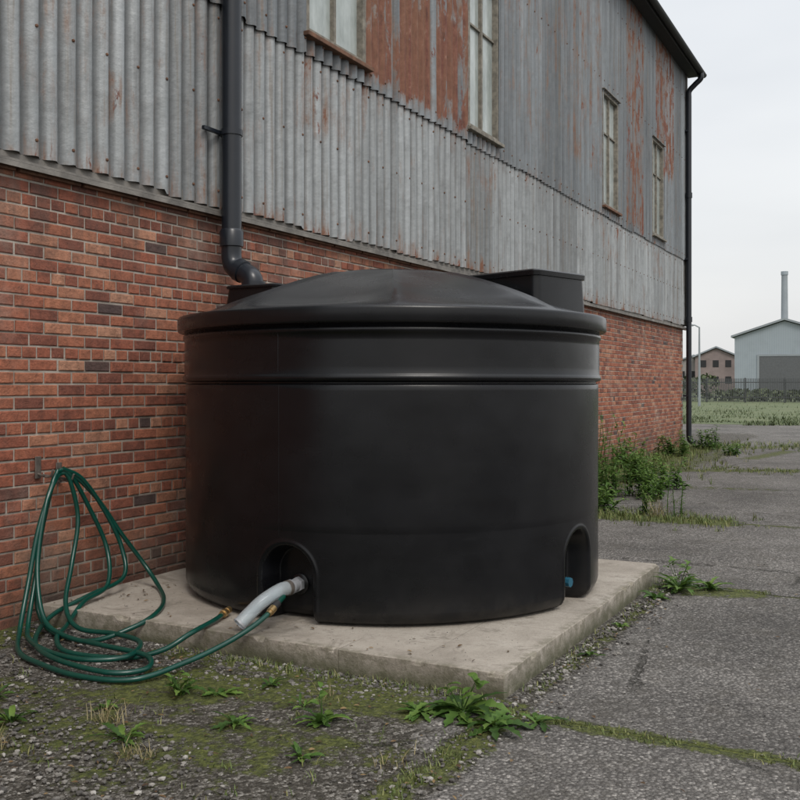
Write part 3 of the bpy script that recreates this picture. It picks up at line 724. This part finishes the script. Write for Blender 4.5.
# ------------------------------------------------------------ background
bl=[]
x=-70
FY=82
while x<70:
    bl.append((x,x+.06,FY-.01,FY+.01,.05,1.95)); x+=.13
rails=[(-70,70,FY+.012,FY+.06,.4,.47),(-70,70,FY+.012,FY+.06,1.6,1.67)]
posts=[(q,q+.12,FY+.062,FY+.18,0,2.0) for q in range(-70,70,3)]
boxes('palisade_fence',bl+rails+posts,m_simple('fence_dark_steel',(.09,.095,.098),.7,.2,.3))
def gable_bldg(name,cx,cy,rot,w,dp,he,ha,mat,roofm,door=None,dm=None,wins=None):
    E=empty(name); E.location=(cx,cy,0); E.rotation_euler=(0,0,rot)
    V=[(-w/2,0,0),(w/2,0,0),(w/2,0,he),(0,0,ha),(-w/2,0,he),(-w/2,dp,0),(w/2,dp,0),(w/2,dp,he),(0,dp,ha),(-w/2,dp,he)]
    mesh('walls',V,[(0,1,2,3,4),(9,8,7,6,5),(1,6,7,2),(5,0,4,9)],mat,E)
    e=.4
    s=(ha-he)/(w/2)
    V=[(-w/2-e,-e,he-e*s+.1),(0,-e,ha+.1),(w/2+e,-e,he-e*s+.1),(-w/2-e,dp+e,he-e*s+.1),(0,dp+e,ha+.1),(w/2+e,dp+e,he-e*s+.1)]
    V+=[(a,b,c+.25) for a,b,c in V]
    mesh('roof',V,[(0,1,4,3),(1,2,5,4),(6,9,10,7),(7,10,11,8),(0,6,7,1),(1,7,8,2),(3,4,10,9),(4,5,11,10),(0,3,9,6),(2,8,11,5)],roofm,E)
    if door:
        for k,(a,b,h) in enumerate(door): 
            boxes('door',[(a,b,-.06,-.01,0,h)],dm,E); boxes('door_frame',[(a-.25,a-.003,-.1,-.005,0,h+.25),(b+.003,b+.25,-.1,-.005,0,h+.25),(a-.002,b+.002,-.1,-.005,h+.003,h+.25)],roofm,E)
    if wins:
        boxes('windows',[(a,a+.9,-.05,-.01,zz_,zz_+1.1) for a in wins[0] for zz_ in wins[1]],M_dark,E)
    return E
def m_shed():
    t=NT('shed_cladding'); w=t.n.new('ShaderNodeTexWave'); w.bands_direction='X'; w.inputs['Scale'].default_value=1.2
    tc=t.n.new('ShaderNodeTexCoord'); t.L(tc.outputs['Object'],w.inputs['Vector'])
    c=t.mix(t.math('MULTIPLY',w.outputs['Fac'],.35),(.30,.34,.37),(.22,.26,.29)); c=t.mix(t.rng(t.noise(.5,4),.45,.7,0,.3),c,(.20,.23,.24)); return t.out(c,.6)
M_shed=m_shed(); M_shroof=m_simple('shed_roof',(.28,.31,.33),.7,0,.2,.4); M_door=m_simple('shed_door',(.11,.115,.12),.7,0,.2)
gable_bldg('warehouse_shed',-8.7,126,math.radians(1.5),11.6,30,7.3,9.2,M_shed,M_shroof,[(-2.9,3.6,4.9)],M_door)
gable_bldg('factory_building',-22.6,160,math.radians(10),6.4,12,5.8,7.2,m_simple('far_brick_hazed',(.28,.225,.21),.9,0,.3,.6),M_shroof,None,None,((-2.4,-.5,1.4),(1.6,4.2)))  # distance haze is put into the first building's pale brick colour
gable_bldg('factory_building',-28,170,math.radians(10),7,10,5.0,6.2,m_simple('far_render',(.36,.34,.32),.9,0,.3,.6),M_shroof,None,None,((-2.4,-.5,1.4),(2.6,)))
gable_bldg('factory_building',-18.5,185,math.radians(80),14,5,4.6,5.6,m_simple('far_grey',(.33,.35,.36),.8,0,.3,.6),M_shroof)
E=empty('factory_chimney')
cxx,cyy=-11.3,150
tube('stack',[(cxx,cyy,0),(cxx,cyy,9),(cxx,cyy,17.8)],[.62,.5,.42],M_shroof,E,16); tube('stack_band',[(cxx,cyy,17.3),(cxx,cyy,17.82)],.5,M_shed,E,16)
E=empty('street_lamp'); lx,ly=-7.6,66.5
tube('column',[(lx,ly,0),(lx,ly,3),(lx,ly,5.3)],[.09,.07,.05],M_shroof,E,8)
tube('lamp_arm',[(lx,ly,5.28),(lx-.3,ly,5.45),(lx-.5,ly,5.45)],.04,M_shroof,E,8); boxes('lantern',[(lx-.9,lx-.4,ly-.12,ly+.12,5.38,5.50)],M_shroof,E,.03)
p=PL()
for i in range(14000):
    x=random.uniform(-70,60); 
    top=2.3+1.3*noise.noise(Vector((x*.12,0,3)))+.6*noise.noise(Vector((x*.5,0,3)))
    if -10<x<10: top*=.42
    z=random.random()**.7*max(.4,top); y=88+random.gauss(0,1.2)
    n=len(p.V); s=random.uniform(.12,.3); a=random.random()*6.28; b_=random.uniform(-1,1)
    u=Vector((math.cos(a),math.sin(a),b_))*s; w_=Vector((-math.sin(a)*.5,math.cos(a)*.5,.8))*s*.6; c=Vector((x,y,z))
    p.V+=[c-u,c-w_,c+u,c+w_]; p.F.append((n,n+1,n+2,n+3)); p.t.append(random.random())
p.build('distant_hedge',M_hedge)

# ------------------------------------------------------------ camera, sun, sky
cam=bpy.data.cameras.new('camera'); co=bpy.data.objects.new('camera',cam); link(co)
co.location=(4.91,0,1.5); co.rotation_euler=(math.radians(90),0,math.radians(27.86))
cam.lens=43.5; cam.sensor_width=36; cam.shift_y=-.02; cam.clip_end=2000; cam.clip_start=.05
SC.camera=co
sun=bpy.data.lights.new('sun','SUN'); sun.energy=1.35; sun.angle=math.radians(18); sun.color=(1,.955,.90)
so=bpy.data.objects.new('sun',sun); link(so)
el=math.radians(48); sd=Vector((.62,-.55,0)).normalized()*math.cos(el)+Vector((0,0,math.sin(el)))
so.rotation_euler=sd.to_track_quat('Z','Y').to_euler()
W=bpy.data.worlds.new('World'); SC.world=W; W.use_nodes=True; nt=W.node_tree; nt.nodes.clear()
N=nt.nodes.new; Lk=nt.links.new
out=N('ShaderNodeOutputWorld'); add=N('ShaderNodeAddShader'); b1=N('ShaderNodeBackground'); b2=N('ShaderNodeBackground')
sky=N('ShaderNodeTexSky'); sky.sky_type='NISHITA'; sky.sun_disc=False; sky.sun_elevation=el; sky.sun_rotation=math.atan2(sd.x,sd.y); sky.dust_density=6; sky.air_density=1.2
Lk(sky.outputs[0],b1.inputs[0]); b1.inputs[1].default_value=.02
tc=N('ShaderNodeTexCoord'); sp=N('ShaderNodeSeparateXYZ'); Lk(tc.outputs['Generated'],sp.inputs[0])
rp=N('ShaderNodeValToRGB'); Lk(sp.outputs[2],rp.inputs[0]); e=rp.color_ramp.elements
e[0].position=0; e[0].color=(.87,.862,.845,1); e[1].position=1.0; e[1].color=(1.82,1.87,1.93,1)
q=e.new(.12); q.color=(.86,.868,.87,1); q=e.new(.40); q.color=(.85,.872,.895,1)
mp=N('ShaderNodeMapping'); mp.inputs['Scale'].default_value=(2,2,7); Lk(tc.outputs['Generated'],mp.inputs[0])
ns=N('ShaderNodeTexNoise'); ns.inputs['Scale'].default_value=1.2; ns.inputs['Detail'].default_value=4; Lk(mp.outputs[0],ns.inputs['Vector'])
r2=N('ShaderNodeValToRGB'); Lk(ns.outputs['Fac'],r2.inputs[0]); r2.color_ramp.elements[0].position=.3; r2.color_ramp.elements[0].color=(.88,.89,.905,1); r2.color_ramp.elements[1].position=.7; r2.color_ramp.elements[1].color=(1,1,1,1)
mx=N('ShaderNodeMix'); mx.data_type='RGBA'; mx.blend_type='MULTIPLY'; mx.inputs[0].default_value=1; Lk(rp.outputs[0],mx.inputs[6]); Lk(r2.outputs[0],mx.inputs[7])
Lk(mx.outputs[2],b2.inputs[0]); b2.inputs[1].default_value=.98
Lk(b1.outputs[0],add.inputs[0]); Lk(b2.outputs[0],add.inputs[1]); Lk(add.outputs[0],out.inputs[0])
print('done')
